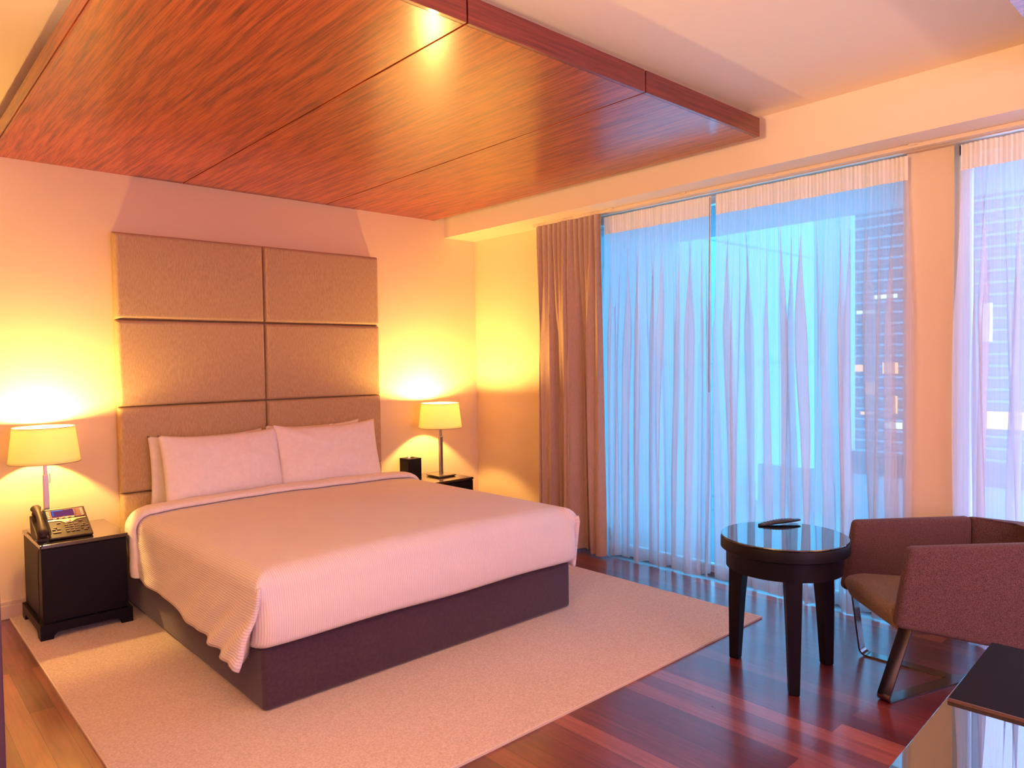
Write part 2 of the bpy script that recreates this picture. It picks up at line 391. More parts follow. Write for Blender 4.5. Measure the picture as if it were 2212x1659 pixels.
# ------------------------------------------------------------------ headboard
hb = empty('upholstered_headboard', (-2.065, 0, 0), 'tall beige padded headboard of stitched fabric tiles on the wall', 'headboard')
hx = [-3.040, -2.059, -1.090]; hz = [.115, .672, 1.231, 1.793, 2.352]
plc(MB().box((hx[0] + .01, -.045, hz[0]), (hx[2] - .01, -.001, hz[-1] - .01)).build('backing_board', M['headboard'], hb), hb)
def tile(x0, x1, z0, z1):
    nu, nv = 34, 24; m = MB(); Wd, H_ = x1 - x0, z1 - z0
    def prof(t): # 0..1 over edge distance
        return sqrt(max(0, 1 - (1 - min(1, t)) ** 2))
    us = [0, .002, .006, .012, .02, .03, .045, .07] ; 
    def ax(L):
        a = us + [L * k / 12 for k in range(2, 11)]; a += [L - q for q in us[::-1]]; return sorted(a)
    A, B = ax(Wd), ax(H_)
    def f(i, j):
        a, b = A[i], B[j]
        e = min(a, Wd - a) / .02; g = min(b, H_ - b) / .02
        d = .012 + .043 * prof(e) * prof(g) + .003 * sin(pi * a / Wd) * sin(pi * b / H_) + .0012 * fb(x0 + a, z0 + b, 0, 6)
        return (x0 + a, -.040 - d, z0 + b)
    m.grid(len(A), len(B), f)
    return plc(m.build('fabric_tile', M['headboard'], hb, smooth=True), hb)
for a, b in zip(hx, hx[1:]):
    for c, d in zip(hz, hz[1:]): tile(a + .001, b - .001, c + .001, d - .001)

# ------------------------------------------------------------------ bed
bed = empty('bed', (-2.1, -1.2, RZ), 'wide bed on a dark plum upholstered base in front of the headboard', 'bed')
plc(MB().box((BX0, BY0, RZ), (BX1, -.115, .285), .022, 4).build('upholstered_base', M['bedbase'], bed, smooth=True, angle=40), bed)
plc(MB().box((BX0 + .045, BY0 + .05, .284), (BX1 - .045, -.12, .585), .07, 6).build('mattress', M['sheet'], bed, smooth=True, angle=60), bed)

XA, XB, ZT, R_ = -3.088, -1.105, .612, .085
XC, HW = (XA + XB) / 2, (XB - XA) / 2
YF = BY0 + .075
def hem(y): # lower edge of the left drop
    t = max(0, min(1, (-.5 - y) / 1.75)); return .262 - .012 * t + .006 * sin(9 * y)
def flare(y):
    t = max(0, min(1, (-.9 - y) / 1.4)); return .012 + .090 * t ** 1.6
def section(y, off=0.):
    """list of (x, z, arc) from the left hem over the top to the right hem"""
    pts = []; zh = hem(y) ; fl = flare(y)
    nS = 16
    for k in range(nS):
        t = k / nS; z = zh + (ZT - R_ - zh) * t
        lo = (1 - t)
        x = XA - fl * lo ** 1.3 - off + .0
        wv = .005 * sin(17 * y + 5 * t) * lo + .013 * fb(y * 4.5 + 3 * t, t * 1.5, 3.3) * lo
        fd = max(0, min(1, (-1.45 - y) / .6)); wv += fd * lo * .013 * sin(30 * y + 9 * t)
        x += wv
        pts.append((x, z))
    nA = 8
    for k in range(nA):
        a = pi / 2 * k / nA; pts.append((XA + R_ - (R_ + off) * cos(a), ZT - R_ + (R_ + off) * sin(a)))
    nT = 40; x0, x1 = XA + R_, XB - R_
    for k in range(nT + 1):
        t = k / nT; x = x0 + (x1 - x0) * t
        z = ZT + off + .022 * sin(pi * t) ** .7 + .008 * fb(x, y, 1.7, 2.6) + .004 * fb(x, y, 5.7, 7)
        pts.append((x, z))
    for k in range(1, nA + 1):
        a = pi / 2 * (1 - k / nA); pts.append((XB - R_ + (R_ + off) * cos(a), ZT - R_ + (R_ + off) * sin(a)))
    for k in range(1, nS + 1):
        t = k / nS; pts.append((XB + .025 * t + off + .008 * sin(14 * y) * t, ZT - R_ - (ZT - R_ - .27) * t))
    arc = [0]
    for p, q in zip(pts, pts[1:]): arc.append(arc[-1] + .0 + sqrt((q[0] - p[0]) ** 2 + (q[1] - p[1]) ** 2))
    return pts, arc
dv = empty('duvet', (-2.1, -1.2, .6), 'white finely ribbed duvet spread over the bed with a hanging corner', 'duvet')
Y0 = -.50
rows = [Y0 + (YF - Y0) * k / 70 for k in range(71)]
RF = .11
fr = [(YF - RF * sin(pi / 2 * k / 9), RF * (1 - cos(pi / 2 * k / 9))) for k in range(1, 10)]
secs = [(section(y), y, 0.) for y in rows] + [(section(y), y, d) for y, d in fr]
ref_arc = section(-1.2)[1]
m = MB(); nS, nA, nT = 16, 8, 40; iT0, iT1 = nS, nS + nA + nT + nA
n_i = len(ref_arc)
def fdu(i, j):
    (pts, arc), y, d = secs[j]; x, z = pts[i]
    if d > 0:
        lim = ZT - d
        if i < nS + nA or i > nS + nA + nT:
            # corners pinch to a soft point
            z = min(z, lim + .012)
        else:
            z = z - d
    if (i < nS or i > n_i - 1 - nS) and y < -1.95:
        h = 1 - (i if i < nS else n_i - 1 - i) / nS; y += .075 * h * (-1.95 - y) / .32
    return (x, y, z)
m.grid(n_i, len(secs), fdu, lambda i, j: (ref_arc[min(i, n_i - 1)], secs[min(j, len(secs) - 1)][1]))
# front drop, tucked behind the base top
yl = fr[-1][0]; (lp, _), _, ld = secs[-1][0], 0, secs[-1][2]
lastrow = [fdu(i, len(secs) - 1) for i in range(n_i)][nS + 2: n_i - nS - 2]
def ztop(x):
    for p, q in zip(lastrow, lastrow[1:]):
        if p[0] <= x <= q[0]: return p[2] + (q[2] - p[2]) * (x - p[0]) / max(1e-6, q[0] - p[0])
    return lastrow[0][2] if x < lastrow[0][0] else lastrow[-1][2]
xs = [p[0] for p in lastrow]; NX = len(xs)
nd = 18
def ffr(i, j):
    x = xs[i]; t = j / (nd - 1); tt = (x - xs[0]) / (xs[-1] - xs[0])
    zt = ztop(x)
    z = zt + (.288 + .003 * sin(7 * x) - zt) * t
    y = yl - .016 * sin(pi * min(1, t * 1.04)) + .004 * fb(x * 3, z * 3, 9) * sin(pi * t)
    if t > .9: y += .035 * ((t - .9) / .1) ** 1.5
    e = min(x - xs[0], xs[-1] - x)
    if e < .06: y += .11 * (1 - sqrt(max(0, 1 - (1 - e / .06) ** 2))) * min(1, t * 5)
    return (x, y, z)
m.grid(NX, nd, ffr, lambda i, j: (ref_arc[min(i + nS + 2, n_i - 1)], j * .02))
# hanging corner flap at the foot, left
y_end = secs[-1][1]
left = [(secs[-1][0][0][i]) for i in range(nS + 3)]
def flap(left, sgn, base_x):
    cs = []
    for i, (x, z) in enumerate(left):
        h = 1 - i / (len(left) - 1)       # 1 at the hem
        e = .004 + .018 * h ** .8; y_end = secs[-1][1] + .075 * max(0, 1 - i / nS) * (-1.95 - secs[-1][1]) / .32
        w_ = .006 + .012 * h
        px = [(x, y_end), (x + sgn * .001, y_end - e * .6), (x + sgn * .003, y_end - e)]
        for k in range(1, 7):
            a = pi * k / 6; px.append((x + sgn * (.003 + w_ * (1 - cos(a))), y_end - e - w_ * .8 * sin(a)))
        px.append((x + sgn * (.003 + 2 * w_ + .004), y_end - e * .4)); px.append((base_x + (x - base_x) * .25, y_end + .045))
        zz_ = [z] * len(px)
        cs.append([(a_, b_, z - .030 * h ** 3 * (1 - abs(k_ - 6) / 6) - (.0)) for k_, (a_, b_) in enumerate(px)])
    return cs
fl = flap(left, 1, XA + .05)
m.grid(len(fl), len(fl[0]), lambda i, j: fl[i][j], lambda i, j: (ref_arc[min(i, n_i - 1)], j * .01))
rt_ = [secs[-1][0][0][n_i - 1 - i] for i in range(nS + 3)]
fr2 = flap(rt_, -1, XB - .05)
m.grid(len(fr2), len(fr2[0]), lambda i, j: fr2[i][j], lambda i, j: (ref_arc[min(i, n_i - 1)], j * .01))
bmesh.ops.remove_doubles(m.bm, verts=m.bm.verts, dist=.0004); bmesh.ops.recalc_face_normals(m.bm, faces=m.bm.faces)
plc(m.build('cover', M['duvet'], dv, smooth=True, solid=.006, offset=-1), dv)
# turned-back band at the head end
m = MB(); bw = .115
prof = [(.012, .0), (.0, .010), (-.004, .018), (.0, .026), (.012, .031)] 
ys = [(Y0 + .030, -.002), (Y0 + .048, .012), (Y0 + .042, .028), (Y0 + .015, .038), (Y0 - .03, .041), (Y0 - .07, .040), (Y0 - .100, .036), (Y0 - .118, .027), (Y0 - .121, .016), (Y0 - .108, .006), (Y0 - .09, .002)]
bsec = [section(y, off) for y, off in ys]
nb = len(bsec[0][0])
def fband(i, j):
    x, z = bsec[j][0][i]; y = ys[j][0]
    t = max(0, 1 - i / nS) if i < nS else 0
    cxm = (ys[0][0] + ys[-3][0]) / 2
    y2 = cxm + (y - cxm) * (1 - .55 * t) - .075 * t - .004 * sin(x * 6)
    return (x + .020 * t, y2, z)
m.grid(nb, len(ys), fband, lambda i, j: (ref_arc[min(i, n_i - 1)], j * .01))
o = plc(m.build('turned_back_edge', M['sheet'], dv, smooth=True), dv)
o['label'] = 'smooth folded-back top edge'

# pillows
def pillow(name, loc, w_, h_, th, lean, rz, seed, label):
    root = empty(name, loc, label, 'pillow', 'white bed pillows')
    m = MB(); nu, nv = 44, 30
    mt = Matrix.Rotation(rz, 4, 'Z') @ Matrix.Rotation(lean, 4, 'X')
    def pt(i, j, s):
        a = -1 + 2 * i / (nu - 1); b = -1 + 2 * j / (nv - 1)
        x = a * w_ / 2 * (1 - .045 * (1 - abs(a)) * 0 - .05 * (1 - b * b) * abs(a) ** 3 * -0)
        # sides pull in between the corners
        x = a * w_ / 2 * (1 - .035 * (1 - b * b)); z = b * h_ / 2 * (1 - .12 * (1 - abs(a) ** 3)) + h_ / 2
        t = max(0, 1 - abs(a) ** 2.6) ** .55 * max(0, 1 - abs(b) ** 2.4) ** .55
        y = s * (th / 2) * t
        cr = fb(a * 2 + seed, b * 2, s * 3, 1.3) * .018 * t
        # fold lines running from an upper corner
        dgl = (a + .95) * .75 + (b - 1.) * .95
        fold = .016 * math.exp(-(dgl / .10) ** 2) * max(0, 1 - abs(a + .55) / .6) if s < 0 and seed % 2 else 0
        if s < 0 and not seed % 2: fold = .009 * math.exp(-((a - .32 - .04 * b) / .03) ** 2) * (b > -.6)
        return mt @ Vector((x, y + s * cr - fold, z))
    for s in (-1, 1): m.grid(nu, nv, lambda i, j: pt(i, j, s))
    bmesh.ops.remove_doubles(m.bm, verts=m.bm.verts, dist=.0008)
    m.build('pillowcase', M['sheet'], root, smooth=True)
    return root
pillow('bed_pillow', (-2.515, -.195, .588), .76, .455, .09, radians(-4), 0, 2, 'white pillow at the back left, only its left edge showing')
pillow('bed_pillow', (-1.73, -.195, .588), .76, .47, .09, radians(-4), radians(0), 4, 'white pillow at the back right, only its upper tip showing')
pillow('bed_pillow', (-2.470, -.41, .585), .80, .485, .16, radians(-15), radians(1), 6, 'white pillow standing in front on the left half of the bed')
pillow('bed_pillow', (-1.705, -.425, .588), .81, .49, .16, radians(-15), radians(-1), 9, 'white pillow standing in front on the right half, creased at its inner corner')

# ------------------------------------------------------------------ nightstands
def nightstand(label, x0, x1, y0, y1):
    r = empty('nightstand', ((x0 + x1) / 2, (y0 + y1) / 2, RZ), label, 'nightstand', 'black bedside cabinets')
    cx_, cy_ = (x0 + x1) / 2, (y0 + y1) / 2; hw, hd = (x1 - x0) / 2, (y1 - y0) / 2
    H = NZ - RZ
    MB().box((-hw, -hd, H - .020), (hw, hd, H), .002).build('top', M['black_top'], r)
    MB().box((-hw + .006, -hd + .010, .085), (hw - .006, hd - .004, H - .0205), .002).build('carcass', M['black_wood'], r)
    MB().box((-hw + .008, -hd - .002, .090), (hw - .008, -hd + .0095, H - .026), .002).build('door', M['black_wood'], r)
    e = .012; ft = .06
    for s in (1,):
        # plinth frame with shaped feet
        m = MB()
        def side(p, q, n_):
            p, q = Vector(p), Vector(q); L = (q - p).length; d = (q - p) / L; nn = Vector(n_) * .018
            prof = [(0, 0), (ft, 0), (ft + .006, .018), (ft + .022, .034), (ft + .05, .036), (L - ft - .05, .036), (L - ft - .022, .034), (L - ft - .006, .018), (L - ft, 0), (L, 0), (L, .085), (0, .085)]
            m.prism([(p + d * a + Vector((0, 0, z))) for a, z in prof], nn)
        side((-hw - e, -hd - e, 0), (hw + e, -hd - e, 0), (0, 1, 0)); side((-hw - e, hd, 0), (hw + e, hd, 0), (0, -1, 0))
        side((-hw - e, -hd - e + .018, 0), (-hw - e, hd - .018, 0), (1, 0, 0)); side((hw + e, -hd - e + .018, 0), (hw + e, hd - .018, 0), (-1, 0, 0))
        m.build('plinth', M['black_wood'], r)
    return r
nightstand('black wooden bedside cabinet left of the bed with the telephone on it', -3.571, -3.137, -.596, -.06)
nightstand('black wooden bedside cabinet right of the bed with the tissue box on it', -.945, -.478, -.516, -.03)

# ------------------------------------------------------------------ table lamps
def lamp(x, y, label, rz=0):
    r = empty('table_lamp', (x, y, NZ), label, 'lamp', 'steel bedside lamps', rz)
    MB().box((-.09, -.09, .004), (.09, .09, .016), .003).build('base', M['steel'], r)
    MB().box((-.08, -.08, 0), (.08, .08, .0038)).build('foot_pad', M['black_matt'], r)
    MB().box((-.0135, -.0135, .016), (.0135, .0135, .335), .002).build('pole', M['steel'], r)
    MB().box((-.009, -.009, .335), (.009, .009, .46), .0015).build('upper_rod', M['steel'], r)
    w = MB().tube([(.021, -.005, .285), (.021, -.005, .345)], .0022, 8); w.tube([(.009, -.005, .34), (.021, -.005, .34)], .002, 6)
    w.build('switch', M['steel'], r)
    w = MB().lathe([(.016, .455), (.018, .46), (.018, .50), (.014, .505)], n=20); w.build('socket', M['silver'], r)
    sh = MB(); n = 64; z0, z1, r0, r1 = .408, .618, .183, .157
    sh.lathe([(r0 + (r1 - r0) * k / 8, z0 + (z1 - z0) * k / 8) for k in range(9)], n=n, cap=False)
    so = sh.build('lamp_shade', M['shade'], r, smooth=True, solid=.0015)
    for zz_, rr in ((z0 + .002, r0), (z1 - .002, r1)):
        w = MB(); w.tube([(rr * cos(2 * pi * k / 48), rr * sin(2 * pi * k / 48), zz_) for k in range(49)], .0022, 6, cap=False)
        w.build('shade_ring', M['steel'], so)
    w = MB()
    for k in range(3): w.tube([(.014 * cos(2.1 * k), .014 * sin(2.1 * k), .50), (r1 * cos(2.1 * k), r1 * sin(2.1 * k), z1 - .008)], .0016, 6)
    w.build('shade_arm', M['steel'], r)
    MB().lathe([(.001, .500), (.013, .504), (.015, .520), (.027, .5505), (.001, .5505)], n=24, cap=False).build('bulb_housing', M['sheet'], r, smooth=True, angle=40)
    gl = [(max(.0005, .0335 * cos(a_)), .571 + .0335 * sin(a_)) for a_ in [-.62 + (pi / 2 + .62) * k / 10 for k in range(11)]]
    MB().lathe(gl, n=24, cap=False).build('bulb', M['bulb'], r, smooth=True)
    return r
lamp(-3.470, -.215, 'lit bedside lamp with a cream shade on a steel pole behind the telephone')
lamp(-.63, -.27, 'lit bedside lamp with a cream shade beside the tissue box')

# ------------------------------------------------------------------ tissue box
tb = empty('tissue_box', (-.86, -.155, NZ), 'black cube tissue box on the cabinet right of the bed', 'tissue box')
h = .165; s = .065
w = MB(); 
w.box((-s, -s, 0), (s, s, h - .006), .002)
n = 24
outer = [(-s, -s), (s, -s), (s, s), (-s, s)]
ring = [w.bm.verts.new((.036 * cos(2 * pi * k / n), .024 * sin(2 * pi * k / n), h)) for k in range(n)]
ring2 = [w.bm.verts.new((.036 * cos(2 * pi * k / n), .024 * sin(2 * pi * k / n), h - .006)) for k in range(n)]
sq = []; 
for k in range(n):
    a = 2 * pi * k / n; q = max(abs(cos(a)), abs(sin(a))); sq.append(w.bm.verts.new((s * cos(a) / q, s * sin(a) / q, h)))
sq2 = [w.bm.verts.new((v.co.x, v.co.y, h - .006)) for v in sq]
for k in range(n):
    k2 = (k + 1) % n
    w.bm.faces.new([ring[k], ring[k2], sq[k2], sq[k]]); w.bm.faces.new([ring2[k], ring2[k2], ring[k2], ring[k]]); w.bm.faces.new([sq[k], sq[k2], sq2[k2], sq2[k]])
w.build('box_body', M['black_wood'], tb)
w = MB().prism([(-.034, .0, h - .004), (-.006, .004, h - .004), (-.012, .0, h + .012), (-.030, .002, h + .014)], (.004, -.010, 0), .001)
w.build('tissue', M['tissue'], tb)

# ------------------------------------------------------------------ telephone
ph = empty('desk_telephone', (-3.425, -.400, NZ), 'charcoal desk telephone with a lit screen on the left bedside cabinet', 'telephone')
def P(y): return .016 + (y + .115) * .56      # sloping deck height over local y
w = MB().prism([(-.085, -.115, .004), (-.085, -.118, .014), (-.085, .105, P(.105)), (-.085, .115, P(.105) - .01), (-.085, .075, .02), (-.085, .06, .0), (-.085, -.10, .0)], (.215, 0, 0), .004)
w.build('body', M['phone'], ph)
slope = math.atan(.56)
def deck(x, y, lift=0): # matrix for items lying on the slope
    return Matrix.Translation((x, y, P(y) + lift)) @ Matrix.Rotation(slope, 4, 'X')
def on_deck(name, m_, x, y, hw_, hd_, t_, parent=ph, bev=.0008, lift=0):
    return MB().box((-hw_, -hd_, -.001), (hw_, hd_, t_), bev, 2, deck(x, y, lift)).build(name, m_, parent)
sc_ = on_deck('screen', M['screen'], .025, .058, .094, .040, .004)
on_deck('display', M['screen_mag'], .012, .062, .056, .030, .0046, sc_, 0)
on_deck('display_bar', M['screen_blue'], -.012, .084, .028, .0045, .0050, sc_, 0)
on_deck('display_bar', M['screen_blue'], -.036, .062, .004, .018, .0050, sc_, 0)
for k in range(5):
    on_deck('side_key', M['key_mark'], -.060, .084 - .0125 * k, .0055, .0018, .0052, sc_, 0)
    on_deck('side_key', M['key_mark'], .108, .084 - .0125 * k, .0055, .0018, .0052, sc_, 0)
for k in range(4): on_deck('soft_key', M['key_mark'], -.034 + .030 * k, .025, .0075, .0022, .0052, sc_, 0)
w = MB(); pts = [(-.069, .016), (.119, .016), (.119, .010), (.070, .004), (.050, -.010), (.030, -.018), (.010, -.014), (-.006, .002), (-.030, .008), (-.069, .009)]
mt = [(x, y, P(y) + .0008) for x, y in pts]
w.prism(mt, (0, -.0008, .0022)); w.build('silver_trim', M['silver'], ph)
on_deck('silver_trim', M['silver'], .025, .101, .094, .003, .004)
w = MB().lathe([(.001, .007), (.009, .0068), (.013, .005), (.014, .002), (.014, 0)], n=24)
for v in w.bm.verts: v.co = deck(.028, -.003, .001) @ v.co
w.build('navigation_key', M['silver'], ph, smooth=True)
for r_ in range(4):
    for c_ in range(3): on_deck('key', M['key'], .012 + .024 * c_, -.030 - .0165 * r_, .0085, .0048, .0045)
for x, y in ((-.022, -.010), (.085, -.010), (-.044, -.042), (-.054, -.056), (-.030, -.056), (.098, -.036), (.088, -.050), (.110, -.050), (.088, -.068), (.110, -.068), (.099, -.080)):
    on_deck('key', M['key'], x, y, .0085, .0042, .0045)
on_deck('key', M['key'], -.042, -.078, .020, .0048, .0045)
# cradle and handset
w = MB().prism([(-.145, -.112, .0), (-.145, -.112, .016), (-.145, .095, P(.095) - .012), (-.145, .07, .012), (-.145, .05, 0)], (.06, 0, 0), .004)
w.build('cradle', M['phone'], ph)
w = MB(); hs = []
for k in range(21):
    t = k / 20; y = -.112 + .215 * t; z = P(y) + .020 + .026 * sin(pi * t) ** .8
    hs.append((-.113, y, z))
rad = [.012 + .012 * (abs(k / 20 - .5) * 2) ** 2 for k in range(21)]; rad[0] = rad[-1] = .014
w.tube(hs, rad, 16); 
for v in w.bm.verts: v.co.x = -.113 + (v.co.x + .113) * 1.25
w.build('handset', M['phone'], ph, smooth=True)
for y in (-.088, .075):
    w = MB().lathe([(.022, 0), (.024, .006), (.022, .022)], n=20)
    for v in w.bm.verts: v.co = deck(-.113, y, .002) @ v.co
    w.build('handset_cup', M['phone'], ph, smooth=True)
w = MB(); cp = []
for k in range(330):
    t = k / 329; y = .085 - .185 * t; a = 2 * pi * 26 * t
    cp.append((-.078 + .0055 * cos(a), y, P(y) + .016 + .0055 * sin(a)))
w.tube(cp, .0015, 6); w.build('coiled_cord', M['black_matt'], ph, smooth=True)
w = MB(); cp = []
for k in range(30):
    t = k / 29; cp.append((-.078 - .075 * t, -.10 - .018 * sin(pi * t), .014 + .006 * sin(2 * pi * t)))
w.tube(cp, .0022, 8); w.build('cord', M['black_matt'], ph, smooth=True)
# line cord hanging down the cabinet side
w = MB(); w.tube([(-3.515, -.50, NZ + .004), (-3.530, -.56, NZ + .004), (-3.562, -.602, NZ + .002), (-3.579, -.603, NZ - .03), (-3.581, -.585, .36), (-3.580, -.582, .2), (-3.585, -.585, .11)], .0025, 8)
tag(w.build('telephone_cable', M['black_matt'], smooth=True), 'thin black telephone cable hanging down the corner of the left cabinet', 'cable')

# ------------------------------------------------------------------ curtains
tk = empty('curtain_rail', (-.12, -4.5, ZS), 'slim cream curtain rail fixed under the bulkhead above the windows', 'curtain rail')
plc(MB().box((-.155, YB + .01, ZS - .022), (-.110, -.93, ZS), .003).build('rail', M['rail'], tk), tk)
plc(MB().box((-.085, YB + .01, ZS - .020), (-.045, -1.45, ZS), .003).build('rail', M['rail'], tk), tk)
for y in (-1.755, -2.38, -2.99, -3.797, -4.7, -5.6):
    plc(MB().box((-.168, y - .022, ZS - .010), (-.150, y + .022, ZS), .002).build('bracket', M['rail'], tk), tk)

def curtain(kind, label, y0, y1, xc, amp, seed, mtl, head, z0=.012, z1=2.560, pitch=.14, over=.050, spread=(0, 0), group=None, per=.022, pleat=.0075):
    rnd = random.Random(seed)
    root = empty(kind, (xc, (y0 + y1) / 2, 0), label, 'curtain', group)
    L = y1 - y0; ns = int(L / .0065); nz = 42
    waves = [(2 * pi / (pitch * rnd.uniform(.8, 1.3) * k), rnd.uniform(0, 6.28), a, rnd.uniform(-1.2, 1.2)) for k, a in ((1.7, .55), (1., .5), (.62, .28), (.42, .16))]
    zh = z1 - .13
    zs_ = [z1, z1 - .02, z1 - .045, z1 - .07, z1 - .10, zh] + [zh - (zh - z0) * (k / nz) ** 1.25 for k in range(1, nz + 1)]
    def f(i, j, off=0.):
        z = zs_[j]; s_ = i / (ns - 1); u = y0 + L * s_; t = max(0, (zh - z) / (zh - z0)); q = min(1, t * 3.2)
        big = 0; dy = 0
        for k_, p_, a_, dr in waves:
            ph_ = k_ * u + p_ + dr * t * 1.4 + .8 * fb(u * 3, t * 1.3, seed)
            big += a_ * sin(ph_); dy += a_ * sin(2 * ph_ + .6)
        top = sin(2 * pi * u / per + .6 * fb(u * 30, 0, seed))
        x = (amp * big * (.25 + .75 * q) * (.6 + .5 * t)) + top * pleat * (1 - .9 * q)
        y = u + over * dy * q + (spread[0] * (1 - s_) + spread[1] * s_) * t
        # hem droops where the folds come forward
        zz_ = z + (0.010 * big if j == len(zs_) - 1 else 0)
        return Vector((x + off, y - root.location.y, max(.004, zz_)))
    m_ = MB(); jh = 5
    m_.grid(ns, len(zs_) - jh, lambda i, j: f(i, j + jh))
    b_ = m_.build('cloth', mtl, root, smooth=True)
    m_ = MB(); m_.grid(ns, jh + 1, lambda i, j: f(i, j))
    hd = m_.build('heading_tape', head, root, smooth=True)
    return root
G = 'white sheer curtains'
curtain('sheer_curtain', 'white sheer curtain immediately right of the brown drape', -2.535, -1.60, -.065, .040, 3, M['sheer'], M['sheer_head'], group=G, spread=(.02, .03))
curtain('sheer_curtain', 'wide white sheer curtain behind the round table, ending at the pier', -3.735, -2.565, -.065, .044, 11, M['sheer'], M['sheer_head'], group=G)
curtain('sheer_curtain', 'white sheer curtain right of the pier, cut off by the photo edge', -6.55, -3.99, -.065, .040, 19, M['sheer'], M['sheer_head'], group=G)
curtain('blackout_drape', 'heavy taupe drape gathered between the wall and the sheers', -1.655, -.965, -.150, .055, 5, M['drape'], M['drape'], z1=2.572, pitch=.17, over=.020, per=.055, z0=.015, pleat=.018)
w = MB().tube([(-.105, -2.548, 2.54), (-.108, -2.540, 1.95), (-.105, -2.532, 1.262)], .0038, 8)
tag(w.build('curtain_wand', M['drape'], smooth=True), 'thin dark draw rod hanging where the two sheers meet', 'curtain rod')

# ------------------------------------------------------------------ round side table
TX, TY = -1.073, -3.544
rt = empty('round_side_table', (TX, TY, 0), 'round black side table on three tapered legs with a glossy top', 'side table')
MB().lathe([(.001, .640), (.277, .640), (.2835, .6415), (.285, .646), (.2835, .650), (.001, .650)], n=96, cap=False).build('glass_top', M['black_gloss'], rt, smooth=True, angle=30)
MB().lathe([(.001, .585), (.280, .585), (.287, .590), (.287, .632), (.283, .6395), (.001, .6395)], n=96, cap=False).build('table_top', M['black_wood'], rt, smooth=True, angle=30)
MB().lathe([(.225, .50), (.262, .50), (.262, .5845), (.225, .5845)], n=96, cap=False).build('apron', M['black_wood'], rt, smooth=True, angle=30)
for fx, fy in ((-1.095, -3.286), (-1.282, -3.697), (-.842, -3.650)):
    a = math.atan2(fy - TY, fx - TX); m = MB()
    def ring(r, z, hw_): # square leg, corner turned to the outside
        return [Vector((r * cos(a) + hw_ * (sx * cos(a) - sy * sin(a)), r * sin(a) + hw_ * (sx * sin(a) + sy * cos(a)), z)) for sx, sy in ((-1, -1), (1, -1), (1, 1), (-1, 1))]
    prof = [(.245, 0, .019), (.245, .006, .022), (.235, .30, .030), (.222, .500, .036), (.222, .584, .036)]
    rs = [[m.bm.verts.new(v) for v in ring(*p)] for p in prof]
    for p, q in zip(rs, rs[1:]):
        for k in range(4): m.bm.faces.new([p[k], p[(k + 1) % 4], q[(k + 1) % 4], q[k]])
    m.bm.faces.new(rs[0][::-1]); m.bm.faces.new(rs[-1])
    m.build('leg', M['black_wood'], rt)

# remote control
rm = empty('remote_control', (-.885, -3.425, .650), 'slim black remote control lying on the round table', 'remote control', None, math.atan2(-.12, .225))
m = MB(); Lr = .23; n = 25
def rr_(i, j):
    t = i / (n - 1); a = 2 * pi * j / 20
    hw_ = .021 * min(1, .55 + 3 * min(t, 1 - t)) ; th = .006 + .006 * sin(pi * t) ** 1.5
    lift = .005 + .012 * t ** 1.2
    c_ = cos(a); s2 = sin(a)
    y = hw_ * (abs(c_) ** .6) * (1 if c_ >= 0 else -1); z = th * (abs(s2) ** .7) * (1 if s2 >= 0 else -1) * (.55 if s2 > 0 else 1)
    return (-Lr / 2 + Lr * t, y, z + lift + .004 + (th - .006) )
vv = m.grid(n, 21, rr_)
m.bm.faces.new([vv[0][j] for j in range(20)]); m.bm.faces.new([vv[-1][j] for j in range(19, -1, -1)])
bmesh.ops.remove_doubles(m.bm, verts=m.bm.verts, dist=.0001)
zmin = min(v.co.z for v in m.bm.verts)
for v in m.bm.verts: v.co.z -= zmin
m.build('body', M['black_matt'], rm, smooth=True)
for k in range(11):
    for c_ in (-1, 0, 1):
        t = (k + 1.4) / 14; x = -Lr / 2 + Lr * t; th = .006 + .006 * sin(pi * t) ** 1.5; z = .005 + .012 * t ** 1.2 + .004 + (th - .006) + th * .55 - zmin
        MB().box((x - .004, c_ * .011 - .003, z - .002), (x + .004, c_ * .011 + .003, z + .0012), .0006, 1).build('button', M['key'], rm)

# ------------------------------------------------------------------ armchair
ca = math.atan2(.69, -.72) - pi / 2     # local +Y is the way the chair faces
ch = empty('tub_armchair', (-.835, -3.85, 0), 'low heather brown wool armchair on a flat steel sled base', 'armchair', None, ca)
AW = .292
def arm(sx, mtl):
    x_out = sx * AW; pts = [(.055 - .075, .345), (.012, .325), (-.60, .185), (-.66, .24), (-.665, .67), (-.60, .688), (-.03, .674), (-.022, .655)]
    pts = [(.030, .330), (-.598, .195), (-.602, .685), (-.03, .672)]
    m = MB(); m.prism([(x_out, a, z) for a, z in pts], (-sx * .062, 0, 0), .022, 4)
    return m.build('arm', mtl, ch, smooth=True, angle=45)
arm(-1, M['tweed']); arm(1, M['tweed'])
foot_ = [(AW, -.60), (.135, -.80), (-.135, -.80), (-AW, -.60), (-AW + .062, -.60), (-.108, -.735), (.108, -.735), (AW - .062, -.60)]
m = MB(); m.prism([(x, y, .205) for x, y in foot_], (0, 0, .478), .016, 3)
m.build('backrest', M['tweed'], ch, smooth=True, angle=35)
m = MB(); m.prism([(-AW + .064, .035, .372), (-AW + .064, .020, .405), (-AW + .064, -.05, .418), (-AW + .064, -.61, .375), (-AW + .064, -.61, .265), (-AW + .064, -.05, .275), (-AW + .064, .0, .300)], (2 * AW - .128, 0, 0), .016, 4)
m.build('seat', M['tweed2'], ch, smooth=True, angle=50)
m = MB(); m.tube([(AW - .075 + .004 * cos(t), -.585 + .014 * cos(t), .50 + .018 * sin(t)) for t in [k * 2 * pi / 16 for k in range(17)]], .005, 8, cap=False)
m.build('seam_loop', M['leather'], ch, smooth=True)
